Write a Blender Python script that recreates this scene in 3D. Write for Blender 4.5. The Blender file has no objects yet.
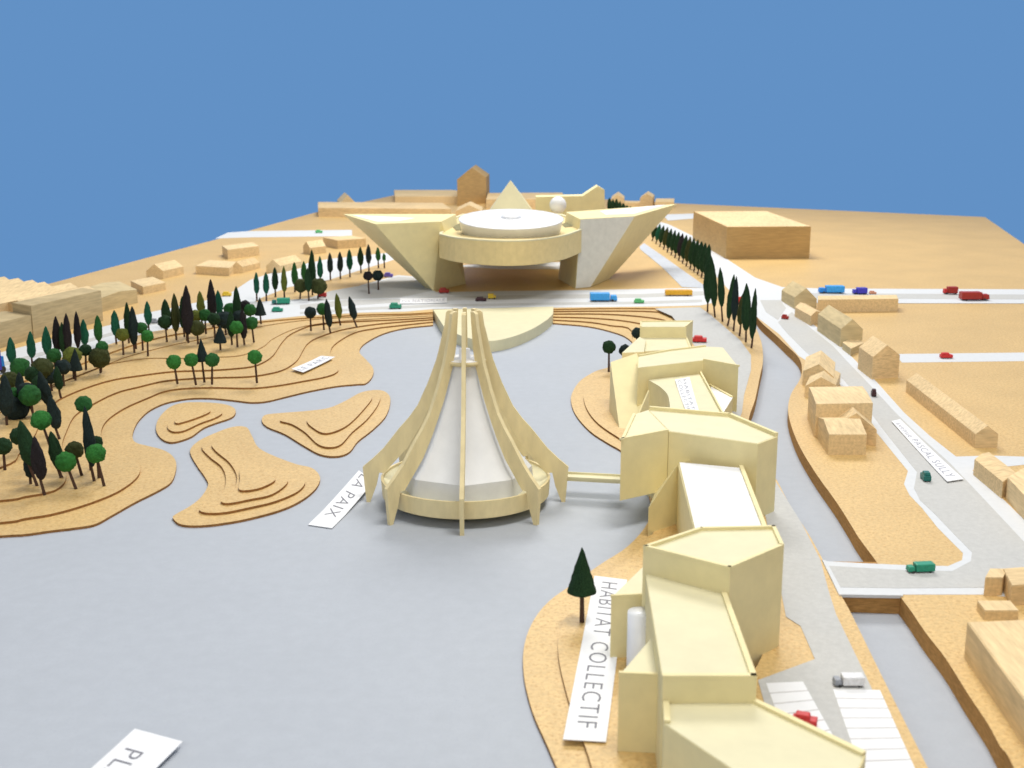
import bpy, bmesh, math, random
from mathutils import Vector, Matrix, noise
from mathutils.geometry import tessellate_polygon
random.seed(7)
SC = bpy.context.scene
COL = SC.collection
# ------------------------------------------------------------------ camera
H = 10.0; F = 1200.0; PITCH = math.atan(274/1200.0)
cam_d = bpy.data.cameras.new('camera'); cam = bpy.data.objects.new('camera', cam_d); COL.objects.link(cam)
cam.location = (0, 0, H); cam.rotation_euler = (math.pi/2-PITCH, 0, 0)
cam_d.sensor_width = 36; cam_d.lens = 36*F/1024.0; cam_d.clip_start = .1; cam_d.clip_end = 2000
cam_d.dof.use_dof = True; cam_d.dof.focus_distance = 36; cam_d.dof.aperture_fstop = 0.6
SC.camera = cam
SC.view_settings.view_transform = 'Standard'; SC.view_settings.look = 'None'
SC.view_settings.exposure = 0.0; SC.view_settings.gamma = 1
SC.cycles.filter_width = 1.6
def lin(c):
    return tuple(((v/255/12.92) if v/255 <= .04045 else ((v/255+.055)/1.055)**2.4) for v in c)
# ------------------------------------------------------------------ room light: pale ambient + ceiling lamps
W = bpy.data.worlds.new('World'); SC.world = W; W.use_nodes = True
bg = W.node_tree.nodes['Background']; bg.inputs[0].default_value = (1.0, .975, .94, 1); bg.inputs[1].default_value = .46
def area(name, loc, size, power, col, target):
    d = bpy.data.lights.new(name, 'AREA'); d.shape = 'RECTANGLE'; d.size, d.size_y = size
    d.energy = power; d.color = col
    o = bpy.data.objects.new(name, d); COL.objects.link(o); o.location = loc
    o.rotation_euler = (Vector(target)-Vector(loc)).to_track_quat('-Z', 'Y').to_euler()
    return o
area('ceiling_lamp', (6, 95, 60), (42, 24), 54000, (1, .975, .93), (0, 72, 0))
area('ceiling_lamp', (10, 20, 46), (18, 12), 13000, (1, .975, .93), (0, 30, 0))
area('added_front_fill', (-16, -22, 26), (24, 12), 5200, (.97, .99, 1), (0, 45, 1))  # added fill behind the camera, brightens the walls facing it
# ------------------------------------------------------------------ helpers
cp, sp = math.cos(PITCH), math.sin(PITCH)
def ray(x, y):
    u = (x-512)/F; v = -(y-384)/F
    return Vector((u, cp+v*sp, -sp+v*cp))
def P(x, y, z=0.0):
    d = ray(x, y); t = (z-H)/d.z
    return Vector((d.x*t, d.y*t, z))
def PY(x, y, Y):
    d = ray(x, y); t = Y/d.y
    return Vector((d.x*t, Y, H+d.z*t))
def zat(bx, by, bz, ty):
    """height of the point seen at row ty straight above the ground point seen at (bx,by)"""
    g = P(bx, by, bz); return PY(bx, ty, g.y).z
STEP = .065; L = 6*STEP

def mat(name, base, rough=.8, var=.06, scale=6.0, stretch=(1,1,1), bump=.0, speck=0, speckcol=None, spec=.3, coord='Object', bscale=None):
    m = bpy.data.materials.new(name); m.use_nodes = True; nt = m.node_tree; N = nt.nodes; K = nt.links
    b = N['Principled BSDF']; b.inputs['Roughness'].default_value = rough
    b.inputs['Specular IOR Level'].default_value = spec
    tc = N.new('ShaderNodeTexCoord'); mp = N.new('ShaderNodeMapping'); mp.inputs['Scale'].default_value = stretch
    K.new(tc.outputs[coord], mp.inputs[0])
    n1 = N.new('ShaderNodeTexNoise'); n1.inputs['Scale'].default_value = scale; n1.inputs['Detail'].default_value = 6; n1.inputs['Roughness'].default_value = .6
    K.new(mp.outputs[0], n1.inputs['Vector'])
    r = N.new('ShaderNodeValToRGB'); K.new(n1.outputs[0], r.inputs[0])
    r.color_ramp.elements[0].position = .3; r.color_ramp.elements[1].position = .7
    r.color_ramp.elements[0].color = tuple(max(0, c*(1-var*1.6)) for c in base)+(1,)
    r.color_ramp.elements[1].color = tuple(min(1, c*(1+var)) for c in base)+(1,)
    out = r.outputs[0]
    n3 = N.new('ShaderNodeTexNoise'); n3.inputs['Scale'].default_value = .35; n3.inputs['Detail'].default_value = 3
    K.new(tc.outputs[coord], n3.inputs['Vector'])
    mr = N.new('ShaderNodeMapRange'); mr.inputs[1].default_value=.3; mr.inputs[2].default_value=.7; mr.inputs[3].default_value = 1-var*.6; mr.inputs[4].default_value = 1+var*.5
    K.new(n3.outputs[0], mr.inputs[0])
    mm = N.new('ShaderNodeMix'); mm.data_type='RGBA'; mm.blend_type='MULTIPLY'; mm.inputs[0].default_value=1
    K.new(out, mm.inputs[6]); K.new(mr.outputs[0], mm.inputs[7]); out = mm.outputs[2]
    if speck:
        n2 = N.new('ShaderNodeTexNoise'); n2.inputs['Scale'].default_value = speck; n2.inputs['Detail'].default_value = 3; n2.inputs['Roughness'].default_value=.7
        K.new(tc.outputs[coord], n2.inputs['Vector'])
        r2 = N.new('ShaderNodeMapRange'); r2.inputs[1].default_value = .52; r2.inputs[2].default_value = .68; K.new(n2.outputs[0], r2.inputs[0])
        mx = N.new('ShaderNodeMix'); mx.data_type = 'RGBA'
        K.new(r2.outputs[0], mx.inputs[0]); K.new(out, mx.inputs[6]); mx.inputs[7].default_value = tuple(speckcol)+(1,); out = mx.outputs[2]
    K.new(out, b.inputs['Base Color'])
    if bump:
        bp = N.new('ShaderNodeBump'); bp.inputs['Strength'].default_value = bump; bp.inputs['Distance'].default_value = .02
        nb = N.new('ShaderNodeTexNoise'); nb.inputs['Scale'].default_value = bscale or scale*3; nb.inputs['Detail'].default_value = 4
        K.new(mp.outputs[0], nb.inputs['Vector'])
        K.new(nb.outputs[0], bp.inputs['Height']); K.new(bp.outputs[0], b.inputs['Normal'])
    return m
CORK = mat('cork_board', (.665, .455, .185), .5, .10, 10, bump=.45, speck=13, speckcol=(.50, .29, .085), spec=.45)
CORKEDGE = mat('cut_board_edge', (.30, .145, .05), .95, .2, 12, spec=.1)
BANK = mat('bank_wood', (.46, .25, .085), .9, .2, 5, (1, 1, 6), bump=.3, spec=.1)
WATER = mat('blue_grey_paper', (.43, .46, .505), .75, .025, 3.0, bump=.06, bscale=30, speck=14, speckcol=(.41, .437, .487), spec=.2)
ROAD = mat('road_paper', (.52, .52, .505), .8, .05, 7, speck=20, speckcol=(.47, .47, .455), spec=.2)
WHITE = mat('white_paper', (.80, .81, .83), .7, .02, 3, spec=.2)
KERB = mat('road_white_paper', (.64, .66, .68), .75, .03, 5, speck=18, speckcol=(.64, .65, .67), spec=.2)
CARD = mat('label_card', (.80, .81, .83), .6, .02, 2, spec=.2)
CREAM = mat('cream_card', (.80, .70, .385), .65, .035, 2.5, bump=.04, spec=.3)
CREAMROOF = mat('pale_cream_card', (.70, .65, .425), .6, .03, 2, bump=.03, spec=.3)
FINM = mat('balsa_fin', (.78, .655, .37), .65, .08, 3, (1, 1, .35), bump=.08, spec=.3)
WOOD = mat('balsa_block', (.74, .55, .30), .75, .16, 1.6, (1, 7, 9), bump=.1, spec=.25)
WOOD2 = mat('pine_block', (.76, .575, .32), .75, .13, 1.4, (8, 1, 9), bump=.1, spec=.25)
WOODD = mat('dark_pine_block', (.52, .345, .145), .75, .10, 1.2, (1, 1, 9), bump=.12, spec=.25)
WOODG = mat('grey_pine_block', (.60, .48, .265), .75, .12, 1.0, (1, 1, 9), bump=.12, spec=.25)
WOODF = mat('shaded_grain_block', (.51, .40, .22), .75, .14, 1.0, (1, 1, 9), bump=.12, spec=.25)  # shade on the shed walls mixed into a darker wood colour
PENCIL = mat('pencil_grey', (.20, .20, .23), .8, .1, 20)
PALEINK = mat('pale_ink', (.28, .29, .36), .8, .1, 20)
PIN = mat('tree_pin', (.07, .035, .022), .7, .2, 20)
GLASSW = mat('frosted_sheet', (.82, .83, .84), .35, .03, 2, spec=.5)
GLASSG = mat('grey_acetate', (.66, .67, .68), .4, .05, 2, spec=.5)
def paint(name, c, r=.45): return mat(name, c, r, .12, 12, spec=.4)
PAINTS = dict(blue=paint('blue_paint', (.02, .25, .75)), lblue=paint('light_blue_paint', (.05, .38, .85)), indigo=paint('indigo_paint', (.06, .05, .50)),
    green=paint('green_paint', (.02, .28, .17)), dgreen=paint('teal_paint', (.01, .14, .12)), red=paint('red_paint', (.60, .03, .03)), dred=paint('dark_red_paint', (.38, .03, .02)),
    orange=paint('orange_paint', (.80, .42, .02)), yellow=paint('yellow_paint', (.80, .55, .04)), grey=paint('grey_paint', (.30, .32, .36)), dark=paint('dark_paint', (.05, .015, .02)),
    purple=paint('purple_paint', (.17, .12, .55)), salmon=paint('salmon_paint', (.7, .32, .2)), lgreen=paint('light_green_paint', (.12, .50, .18)), tyre=paint('tyre', (.03, .03, .03)), white=paint('white_paint',(.75,.76,.78)))
def leafmat(name, c):
    c = tuple(v*1.12 for v in c)
    return mat(name, c, .95, .45, 14, bump=.8, speck=22, speckcol=tuple(v*2.1 for v in c), spec=.15, bscale=26)
LEAF = dict(g=leafmat('green_foam', (.022, .095, .026)), b=leafmat('bright_green_foam', (.030, .150, .030)), d=leafmat('dark_green_foam', (.014, .038, .016)),
    t=leafmat('teal_green_foam', (.012, .085, .050)), n=leafmat('blue_black_foam', (.014, .024, .024)), o=leafmat('olive_foam', (.095, .115, .022)),
    p=leafmat('purple_black_foam', (.020, .017, .019)), k=leafmat('brown_green_foam', (.040, .048, .016)))

def link(name, me, m=None, parent=None):
    o = bpy.data.objects.new(name, me); COL.objects.link(o)
    if m is not None:
        for x in (m if isinstance(m, (list, tuple)) else [m]): me.materials.append(x)
    if parent is not None: o.parent = parent; o.matrix_parent_inverse = parent.matrix_world.inverted() if False else Matrix.Identity(4)
    return o
def tag(o, label=None, cat=None, group=None, kind=None):
    if label: o['label'] = label
    if cat: o['category'] = cat
    if group: o['group'] = group
    if kind: o['kind'] = kind
    return o
def empty(name, loc, label, cat, group=None):
    o = bpy.data.objects.new(name, None); COL.objects.link(o); o.location = loc; o.empty_display_size = .2
    return tag(o, label, cat, group)
class MB:
    """collects polygons in world space; build() recentres under the parent"""
    def __init__(s): s.v = []; s.f = []; s.mi = []; s.sm = []
    def face(s, pts, mi=0, sm=False):
        i = len(s.v); s.v += [Vector(p) for p in pts]; s.f.append(list(range(i, i+len(pts)))); s.mi.append(mi); s.sm.append(sm)
    def poly(s, pts, mi=0, flip=False):
        pts = [Vector(p) for p in pts]
        i = len(s.v); s.v += pts
        for t in tessellate_polygon([pts]):
            a, b, c = t
            n = (pts[b]-pts[a]).cross(pts[c]-pts[a])
            if n.length < 1e-9: continue
            if (n.z < 0) != flip: a, b, c = c, b, a
            s.f.append([i+a, i+b, i+c]); s.mi.append(mi); s.sm.append(False)
    def prism(s, pts, z0, z1, side=0, top=0, bottom=False):
        """pts: list of 2D/3D (xy used)"""
        xy = [(p[0], p[1]) for p in pts]
        A = sum(xy[i][0]*xy[(i+1) % len(xy)][1]-xy[(i+1) % len(xy)][0]*xy[i][1] for i in range(len(xy)))
        if A < 0: xy = xy[::-1]
        n = len(xy)
        for i in range(n):
            a, b = xy[i], xy[(i+1) % n]
            s.face([(a[0], a[1], z0), (b[0], b[1], z0), (b[0], b[1], z1), (a[0], a[1], z1)], side)
        s.poly([(p[0], p[1], z1) for p in xy], top)
        if bottom: s.poly([(p[0], p[1], z0) for p in xy], side, flip=True)
    def hull(s, pts, mi=0):
        bm = bmesh.new()
        for p in pts: bm.verts.new(p)
        bmesh.ops.convex_hull(bm, input=bm.verts[:])
        bmesh.ops.dissolve_limit(bm, angle_limit=.01, verts=bm.verts[:], edges=bm.edges[:])
        bmesh.ops.recalc_face_normals(bm, faces=bm.faces[:])
        for f in bm.faces: s.face([v.co.copy() for v in f.verts], mi)
        bm.free()
    def box(s, c, sx, sy, sz, rz=0, mi=0):
        pts = []
        for dz in (0, 1):
            for dx, dy in ((-1, -1), (1, -1), (1, 1), (-1, 1)):
                x, y = dx*sx/2, dy*sy/2
                pts.append((c[0]+x*math.cos(rz)-y*math.sin(rz), c[1]+x*math.sin(rz)+y*math.cos(rz), c[2]+dz*sz))
        s.hull(pts, mi)
    def rev(s, prof, c, seg=64, mi=0, sm=True):
        for i in range(len(prof)-1):
            (r0, z0), (r1, z1) = prof[i], prof[i+1]
            for k in range(seg):
                a, b = 2*math.pi*k/seg, 2*math.pi*(k+1)/seg
                q = [(c[0]+r0*math.cos(a), c[1]+r0*math.sin(a), c[2]+z0), (c[0]+r0*math.cos(b), c[1]+r0*math.sin(b), c[2]+z0),
                     (c[0]+r1*math.cos(b), c[1]+r1*math.sin(b), c[2]+z1), (c[0]+r1*math.cos(a), c[1]+r1*math.sin(a), c[2]+z1)]
                if r0 < 1e-6: q = [q[0], q[2], q[3]]
                elif r1 < 1e-6: q = q[:3]
                s.face(q, mi, sm)
    def build(s, name, m, parent=None, bevel=0, weld=True):
        off = parent_world(parent)
        me = bpy.data.meshes.new(name); me.from_pydata([tuple(v-off) for v in s.v], [], s.f); me.update()
        for p, mi, sm in zip(me.polygons, s.mi, s.sm): p.material_index = mi; p.use_smooth = sm
        if weld:
            bm = bmesh.new(); bm.from_mesh(me); bmesh.ops.remove_doubles(bm, verts=bm.verts[:], dist=1e-4); bm.to_mesh(me); bm.free()
        o = link(name, me, m, parent)
        if bevel:
            md = o.modifiers.new('bevel', 'BEVEL'); md.width = bevel; md.segments = 2; md.limit_method = 'ANGLE'; md.angle_limit = .6
        return o
def parent_world(p):
    off = Vector((0, 0, 0))
    while p is not None: off += p.location; p = p.parent
    return off
def smooth(pts, n=6, closed=False):
    out = []; N = len(pts)
    rng = range(N if closed else N-1)
    for i in rng:
        g = (lambda k: pts[k % N]) if closed else (lambda k: pts[min(max(k, 0), N-1)])
        p0, p1, p2, p3 = g(i-1), g(i), g(i+1), g(i+2)
        for j in range(n):
            t = j/n
            out.append(tuple(.5*((2*p1[a])+(-p0[a]+p2[a])*t+(2*p0[a]-5*p1[a]+4*p2[a]-p3[a])*t*t+(-p0[a]+3*p1[a]-3*p2[a]+p3[a])*t**3) for a in (0, 1)))
    if not closed: out.append(tuple(pts[-1]))
    return out
def W_(pts, z): return [P(x, y, z) for x, y in pts]
def struct(name, mb, m, bevel=0):
    return tag(mb.build(name, m, None, bevel), kind='structure')
def sheet(name, pts, z, m, thick=.006, n=0, kind='structure'):
    if n: pts = smooth(pts, n)
    mb = MB(); mb.prism(W_(pts, z), z-thick, z); return tag(mb.build(name, m), kind=kind)
def ribbon(mb, pts, width, z0, z1, mi=0, left=False):
    """a strip of given world width whose one edge follows the px polyline"""
    w = W_(pts, z1); n = len(w); off = []
    for i in range(n):
        d = (w[min(i+1, n-1)]-w[max(i-1, 0)]); d.z = 0; d.normalize()
        nrm = Vector((-d.y, d.x, 0)) if left else Vector((d.y, -d.x, 0))
        off.append(w[i]+nrm*width)
    for i in range(n-1):
        mb.hull([v for p in (w[i], w[i+1], off[i], off[i+1]) for v in ((p.x, p.y, z0), (p.x, p.y, z1))], mi)

# ------------------------------------------------------------------ sky backdrop: the even blue behind the model
def backdrop():
    mb = MB(); R = 420; n = 48
    for i in range(n):
        a, b = math.radians(-25+230*i/n), math.radians(-25+230*(i+1)/n)
        mb.face([(R*math.cos(a), R*math.sin(a), -260), (R*math.cos(b), R*math.sin(b), -260), (R*math.cos(b), R*math.sin(b), 230), (R*math.cos(a), R*math.sin(a), 230)][::-1])
    m = bpy.data.materials.new('sky_blue'); m.use_nodes = True; nt = m.node_tree; nt.nodes.clear()
    e = nt.nodes.new('ShaderNodeEmission'); o = nt.nodes.new('ShaderNodeOutputMaterial'); nt.links.new(e.outputs[0], o.inputs[0])
    e.inputs[0].default_value = lin((99, 145, 197))+(1,); e.inputs[1].default_value = 1
    struct('sky', mb, m)
backdrop()
# ------------------------------------------------------------------ board, water, land
YN = 12.5
def line_to(p, q, Y):
    t = (Y-p.y)/(q.y-p.y); return p+(q-p)*t
cFL, cL2 = P(248, 231, L), P(82, 275, L)
cNL = line_to(cFL, cL2, YN); cFR = P(985, 217, L); cNR = line_to(cFR, P(1024, 260, L), YN)
if cNR.x < 18: cNR.x = 18
back = [P(317, 212, L), P(395, 195, L), P(600, 199, L), P(680, 203.5, L), cFR]
board = [cNL, cL2, cFL]+back+[cNR]
mb = MB(); mb.prism(board, -.5, -.04, 0, 0, True); struct('board_base', mb, [BANK])
mb = MB(); mb.prism(board, -.04, 0); struct('water', mb, [WATER])

left_L6 = [(-120, 410), (0, 386), (30, 379), (60, 370.5), (80, 364), (95, 358), (130, 345.5), (160, 337), (190, 331.5), (215, 327), (240, 323.5), (265, 321), (300, 318), (362, 314.5), (406, 313.5), (433, 312)]
left_L5 = [(-120, 432), (0, 400), (30, 392), (60, 382), (95, 368.5), (115, 361), (130, 355.5), (171, 345), (206, 338), (235, 332), (262, 326), (300, 320.5), (340, 317.5), (400, 315.3), (433, 313.8)]
left_mid = [(-120, 440), (0, 412), (30, 398), (50, 388), (75, 376), (100, 366), (125, 361), (150, 358), (180, 358), (209, 357), (235, 356), (250, 352.5), (264, 346), (274, 338), (300, 327), (340, 321), (400, 317.3), (433, 315.5)]
left_L4 = [(-120, 500), (0, 467), (20, 452), (34, 436), (42, 418), (54, 403), (65, 396), (87, 387), (112, 379.5), (140, 375), (172, 371), (200, 370), (222, 369), (249, 366.5), (262, 362.5), (273, 355), (282, 342), (292, 333), (315, 324), (345, 321.5), (400, 319), (433, 317)]
left_L3 = [(-120, 508), (0, 500), (25, 496), (45, 492.5), (58, 488), (66, 478), (64, 460), (62, 445), (66, 432), (75, 415), (95, 402.5), (117, 392), (140, 386), (164, 380.5), (191, 378), (217, 377), (249, 376), (272, 372.5), (286, 368), (297, 360), (303, 350), (308, 343), (318, 337), (341, 329.5), (370, 324.5), (400, 321.5), (433, 319)]
left_L2 = [(-120, 530), (0, 522), (25, 518), (50, 514), (75, 507.5), (100, 499), (120, 490), (135, 479), (140, 470), (136, 461), (120, 452), (104, 443), (101, 432), (107, 420), (125, 407.5), (150, 396.5), (164, 391), (183, 388), (212, 387), (251, 387.6), (278, 385), (304, 380.5), (325, 376.5), (336, 372.5), (338, 368), (332, 360), (330.5, 351), (336, 343), (354, 332.5), (375, 328), (400, 325), (433, 321.5)]
left_L1 = [(-120, 545), (0, 535.5), (25, 534), (50, 530.5), (75, 527.5), (95, 524), (112, 515), (135, 502), (159, 490), (171, 482), (175.5, 471.5), (176, 462), (171, 454.5), (162, 449.5), (148.5, 446), (136, 442.5), (132.5, 437), (134, 429), (139, 420), (148.5, 411), (162, 404), (177.5, 400), (193, 398), (212, 398), (233, 400), (251, 402), (267, 401), (288, 396), (309, 391), (336, 386), (357, 384), (366, 383), (372.5, 376), (373, 368), (366, 359.5), (359.5, 352), (364, 344), (382, 334), (405, 328), (433, 325)]
right_sh = {6: [(553, 309), (600, 308), (650, 308), (684, 309)], 5: [(553, 311), (600, 310.5), (650, 311), (676, 315), (690, 330)], 4: [(553, 313.5), (600, 313.5), (640, 316), (668, 321), (680, 333)],
    3: [(553, 316.5), (590, 317.5), (625, 320.5), (650, 326), (665, 336)], 2: [(553, 319.5), (587, 321.5), (610, 325), (632, 331), (645, 338)], 1: [(553, 323), (587, 326), (610, 331), (626, 337), (634, 346), (626, 357)]}
# island under the flats: outlines of the lower two sheets (west side, from north to south)
isl1 = [(626, 357), (609, 367), (596, 371), (581, 380), (573, 391), (571, 401), (576, 415), (590, 431), (608, 443), (623, 452), (640, 470), (650, 500), (648, 522), (628, 546), (600, 564.5), (574, 583), (548, 602), (531.5, 624), (523.5, 650), (524.5, 680), (533, 713), (546, 742.6), (557, 768), (575, 810), (605, 880)]
isl2 = [(626, 365), (606, 374), (593, 382), (584, 394), (587, 409), (599, 424), (621, 439), (645, 455), (660, 500), (655, 530), (632, 556), (600, 580), (578, 598), (567, 614.6), (559, 635), (558.6, 657), (565, 687), (574, 716.7), (589, 757.5), (600, 800), (625, 880)]
isl6 = [(690, 345), (705, 372), (716, 400), (728, 440), (742, 480), (756, 540), (764, 580), (767, 615), (764, 650), (752, 676), (748, 700), (760, 730), (790, 790), (820, 880)]
bank_l = [(745, 304), (757, 330), (762, 345), (763, 361), (760, 376), (755, 400), (749, 418), (748, 440), (762, 460), (775, 477), (790, 505), (808, 533), (823, 560), (838, 590), (851, 613), (878, 668), (903, 718), (928, 768), (950, 815), (980, 880)]
bank_r = [(1060, 880), (1014, 768), (1000, 746), (988, 724), (968, 694), (946, 659), (926, 633), (911, 611), (900, 596), (876, 561), (859, 538), (848, 520), (835, 500), (817, 475), (801, 449), (792, 428), (788, 410), (791, 394), (799, 381), (802, 370), (799, 358), (786, 345), (775.5, 335), (760, 321), (752, 308)]
def to_near(p, q): return p
def layer_left(k, pts):
    z = k*STEP; w = W_(smooth(pts, 5), z)
    w = [Vector((max(p.x, line_to(cFL, cL2, max(p.y, YN)).x if p.y > YN else p.x), p.y, z)) for p in w]
    return w
lk = {4.5: left_mid, 1: left_L1, 2: left_L2, 3: left_L3, 4: left_L4, 5: left_L5, 6: left_L6}
for k in (1, 2, 3, 4, 4.5, 5):
    z = k*STEP; up = W_(lk[6], L); pts = layer_left(k, lk[k])
    back_ = [Vector((p.x, p.y+.25, z)) for p in reversed(up)]
    mb = MB(); mb.prism(pts+back_, z-STEP*(.5 if k > 4 else 1), z, 1, 0); struct('terrain_terrace', mb, [CORK, CORKEDGE])
for k in (5, 4, 3, 2, 1):
    z = k*STEP; a = smooth(right_sh[k], 5)
    if k in (1, 2):
        w = smooth(right_sh[k][:-1]+(isl1 if k == 1 else isl2), 4)
        b = [(820, 880), (766, 640), (760, 560), (730, 450), (700, 380), (692, 330), (684, 306), (553, 306)]
    else:
        w = a; b = [(692, 330), (684, 306), (553, 306)]
    mb = MB(); mb.prism(W_(w+b, z), z-STEP, z, 1, 0); struct('terrain_terrace', mb, [CORK, CORKEDGE])
# plateau: one outline that runs round the lake and the canal
w6 = layer_left(6, lk[6])
pl = [cNL, cL2, cFL]+back+[cNR]
inner = [Vector((P(1060, 880, L).x, YN, L))]+W_(smooth(bank_r, 4), L)+W_(smooth(bank_l, 4), L)
inner += [Vector((P(980, 880, L).x, YN, L)), Vector((P(820, 880, L).x, YN, L))]+W_(smooth(isl6[::-1], 4), L)+W_(smooth(right_sh[6][::-1], 3), L)
inner += W_([(553, 306), (433, 308)], L)
inner += w6[::-1]
# left L6 starts at the board's left edge
mb = MB()
pl[0] = Vector((line_to(cFL, cL2, w6[0].y).x-.01, w6[0].y, L))
outer = pl
mb.prism(outer+inner, 0.0, L, 1, 0); struct('ground', mb, [CORK, BANK])
# small islands in the lake
def island(shore, rings, name='island'):
    mb = MB()
    mb.prism(W_(smooth(shore, 5, True), STEP), .0, STEP, 1, 0)
    for i, r in enumerate(rings):
        z = STEP*(i+2); mb.prism(W_(smooth(r, 5, True), z), z-STEP, z, 1, 0)
    return struct(name, mb, [CORK, CORKEDGE])
island([(156, 429), (159, 418), (170, 407), (185, 402.5), (210, 402.5), (228, 405), (235.5, 410), (232, 417), (215, 423), (203, 428), (190, 437), (172, 442), (161, 438)],
    [[(168, 424), (168.5, 429), (175, 431.5), (185, 430), (200, 423), (214, 418), (222, 413), (216, 409.5), (200, 408), (182, 410), (173, 416)],
     [(175, 420), (177, 423), (186, 421), (198, 417), (210, 411.5), (206, 408), (194, 408.5), (182, 412)]])
island([(262, 421), (265, 415), (280, 413), (305, 411), (328, 408), (345, 401), (362, 392), (380, 390), (389, 395), (390, 404), (385, 417), (372, 430), (358, 441), (349, 452), (336, 456), (320, 454), (303, 445), (285, 434), (268, 427)],
    [[(280, 420), (292, 424), (305, 432), (318, 444), (330, 447), (341, 444), (352, 432), (366, 420), (377, 406), (380, 396), (370, 394), (356, 399), (340, 406), (320, 412), (295, 414)],
     [(307, 421), (315, 429), (325, 433), (338, 430), (350, 423), (362, 411), (372, 398), (366, 395), (350, 402), (330, 410), (314, 414)]])
island([(173, 518), (176, 514), (190, 506), (201, 497), (208, 485), (205, 477), (198, 467), (191, 455), (191, 448), (200, 440), (215, 433), (232, 427), (246, 427), (252, 436), (258, 447), (272, 455), (296, 464), (312, 468), (320, 477), (316, 488), (303, 499), (285, 508), (262, 515), (235, 521), (205, 525), (182, 524.5)],
    [[(199, 509), (206, 512.5), (225, 512), (250, 507), (275, 501), (298, 491), (305, 481), (295, 475), (270, 468), (248, 455), (240, 442), (222, 436), (206, 442), (202, 448), (210, 457), (222, 467), (226, 480), (222, 494), (208, 504)],
     [(221, 500), (228, 503), (250, 499), (272, 494), (287, 483), (284, 477), (265, 470), (246, 459), (234, 446), (222, 440), (212, 444), (216, 451), (230, 463), (237, 477), (233, 491)],
     [(239, 489), (248, 490), (262, 487), (275, 480), (270, 475), (256, 468), (246, 463), (240, 470), (240, 480)]])

# ------------------------------------------------------------------ roads and paths (paper sheets on the land)
z1, z2, z3, z4 = L+.006, L+.012, L+.020, L+.028
# left avenue
av_t = [(-130, 384), (0, 352.6), (55, 338), (110, 325), (130, 316), (171, 308), (226, 296), (250, 280), (289, 267), (328, 259), (395, 252)]
av_b = [(398, 258), (390, 261), (328, 280), (289, 287), (262, 297.5), (255, 302), (300, 299), (322, 298), (345, 290), (372, 282), (398, 275), (420, 277), (436, 292), (500, 291), (590, 290), (690, 288), (708, 288), (712, 303), (700, 305.5), (650, 306.5), (553, 307.5), (433, 309), (406, 311.5), (362, 312.5), (300, 316), (262, 320), (206, 323), (149, 332), (110, 344), (84, 351), (45, 362), (0, 375), (-130, 408)]
sheet('road', av_t+av_b, z1, KERB)
# grey lanes on the cross road
sheet('road_lane', [(300, 305), (345, 300), (400, 299), (440, 296.5), (560, 294.5), (640, 294), (706, 291), (706, 295), (640, 297.5), (560, 298.5), (440, 300.5), (380, 303.5), (330, 307), (300, 309)], z2, ROAD)
sheet('road_lane', [(300, 312), (362, 307.5), (433, 304.5), (553, 302.5), (640, 301.5), (702, 299.5), (702, 302), (640, 304), (553, 305), (433, 307), (362, 310), (300, 314)], z2, ROAD)
sheet('road_lane', [(-130, 393), (0, 363), (60, 347), (140, 324), (225, 306), (262, 302), (262, 305), (225, 311), (140, 327), (60, 350.5), (0, 367), (-130, 398)], z2, ROAD)
sheet('path', [(300, 301), (330, 291), (372, 283.5), (398, 276.5), (418, 278), (430, 291), (400, 297.5), (350, 299)], z2, ROAD)
sheet('path', [(452, 266), (500, 262.5), (560, 262), (600, 266), (560, 269), (500, 269)], z1, KERB)
# upper left street
sheet('road', [(228, 232.5), (250, 231), (352, 229.8), (352, 236), (250, 237.3), (215, 238.5)], z1, KERB)
# right avenue
ra = [(657, 221), (668, 224), (693, 236), (726, 258.5), (755, 277.5), (782, 287), (786, 300), (800, 314), (820.5, 330), (840, 345), (853, 358), (878.6, 384), (904, 412.5), (930, 436), (956, 456.5), (990, 455.5), (1100, 459), (1100, 468), (1030, 464), (972, 470), (1000, 496), (1050, 545), (1100, 600), (1100, 604), (982, 594.5), (900, 594.5), (841, 593), (824.5, 561), (860, 563), (905, 565), (948, 566), (962, 560), (963, 553), (938, 528), (922, 508), (909.5, 495), (904, 484), (908, 471), (877, 433), (855, 403), (835, 379), (812, 364), (799, 356), (779, 334), (757, 317), (730, 291), (712, 272), (697, 253), (675, 238), (655, 226)]
sheet('road', ra, z1, KERB)
sheet('road_lane', [(792, 312), (812, 329), (833, 346), (846, 360), (871, 386), (896, 413), (922, 438), (950, 463), (985, 500), (1030, 548), (1100, 600), (1100, 601), (984, 587.5), (900, 588), (838, 587), (826, 565.5), (860, 567.5), (905, 570), (952, 571), (971, 561), (972, 552), (955, 535), (935, 514), (920, 500), (914, 488), (917, 472), (886, 433), (862, 401), (843, 379), (818, 362), (806, 352), (787, 333), (778, 322)], z2, ROAD)
sheet('road_lane', [(760, 300), (780, 300), (786, 308), (778, 320), (766, 312)], z2, ROAD)
# right side streets
sheet('road', [(782, 287), (824, 288.5), (1100, 289.5), (1180, 291), (1180, 306), (1100, 303.5), (824, 303), (790, 303), (783, 296)], z3, KERB)
sheet('road_lane', [(800, 293), (1180, 295.5), (1180, 300), (800, 298)], z4, ROAD)
sheet('road', [(895, 354), (1024, 352.5), (1180, 352), (1180, 361), (1024, 361), (902, 362.5)], z1, KERB)
sheet('road', [(662, 214.5), (694, 213.5), (694, 218.5), (668, 220.5)], z3, KERB)
# road beside the tree row behind the square
sheet('path', [(640, 246), (644, 243), (660, 254), (708, 288), (682, 287), (662, 267), (640, 249)], z3, mat('pale_blue_road_paper', (.50, .53, .58), .8, .08, 6))
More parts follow.
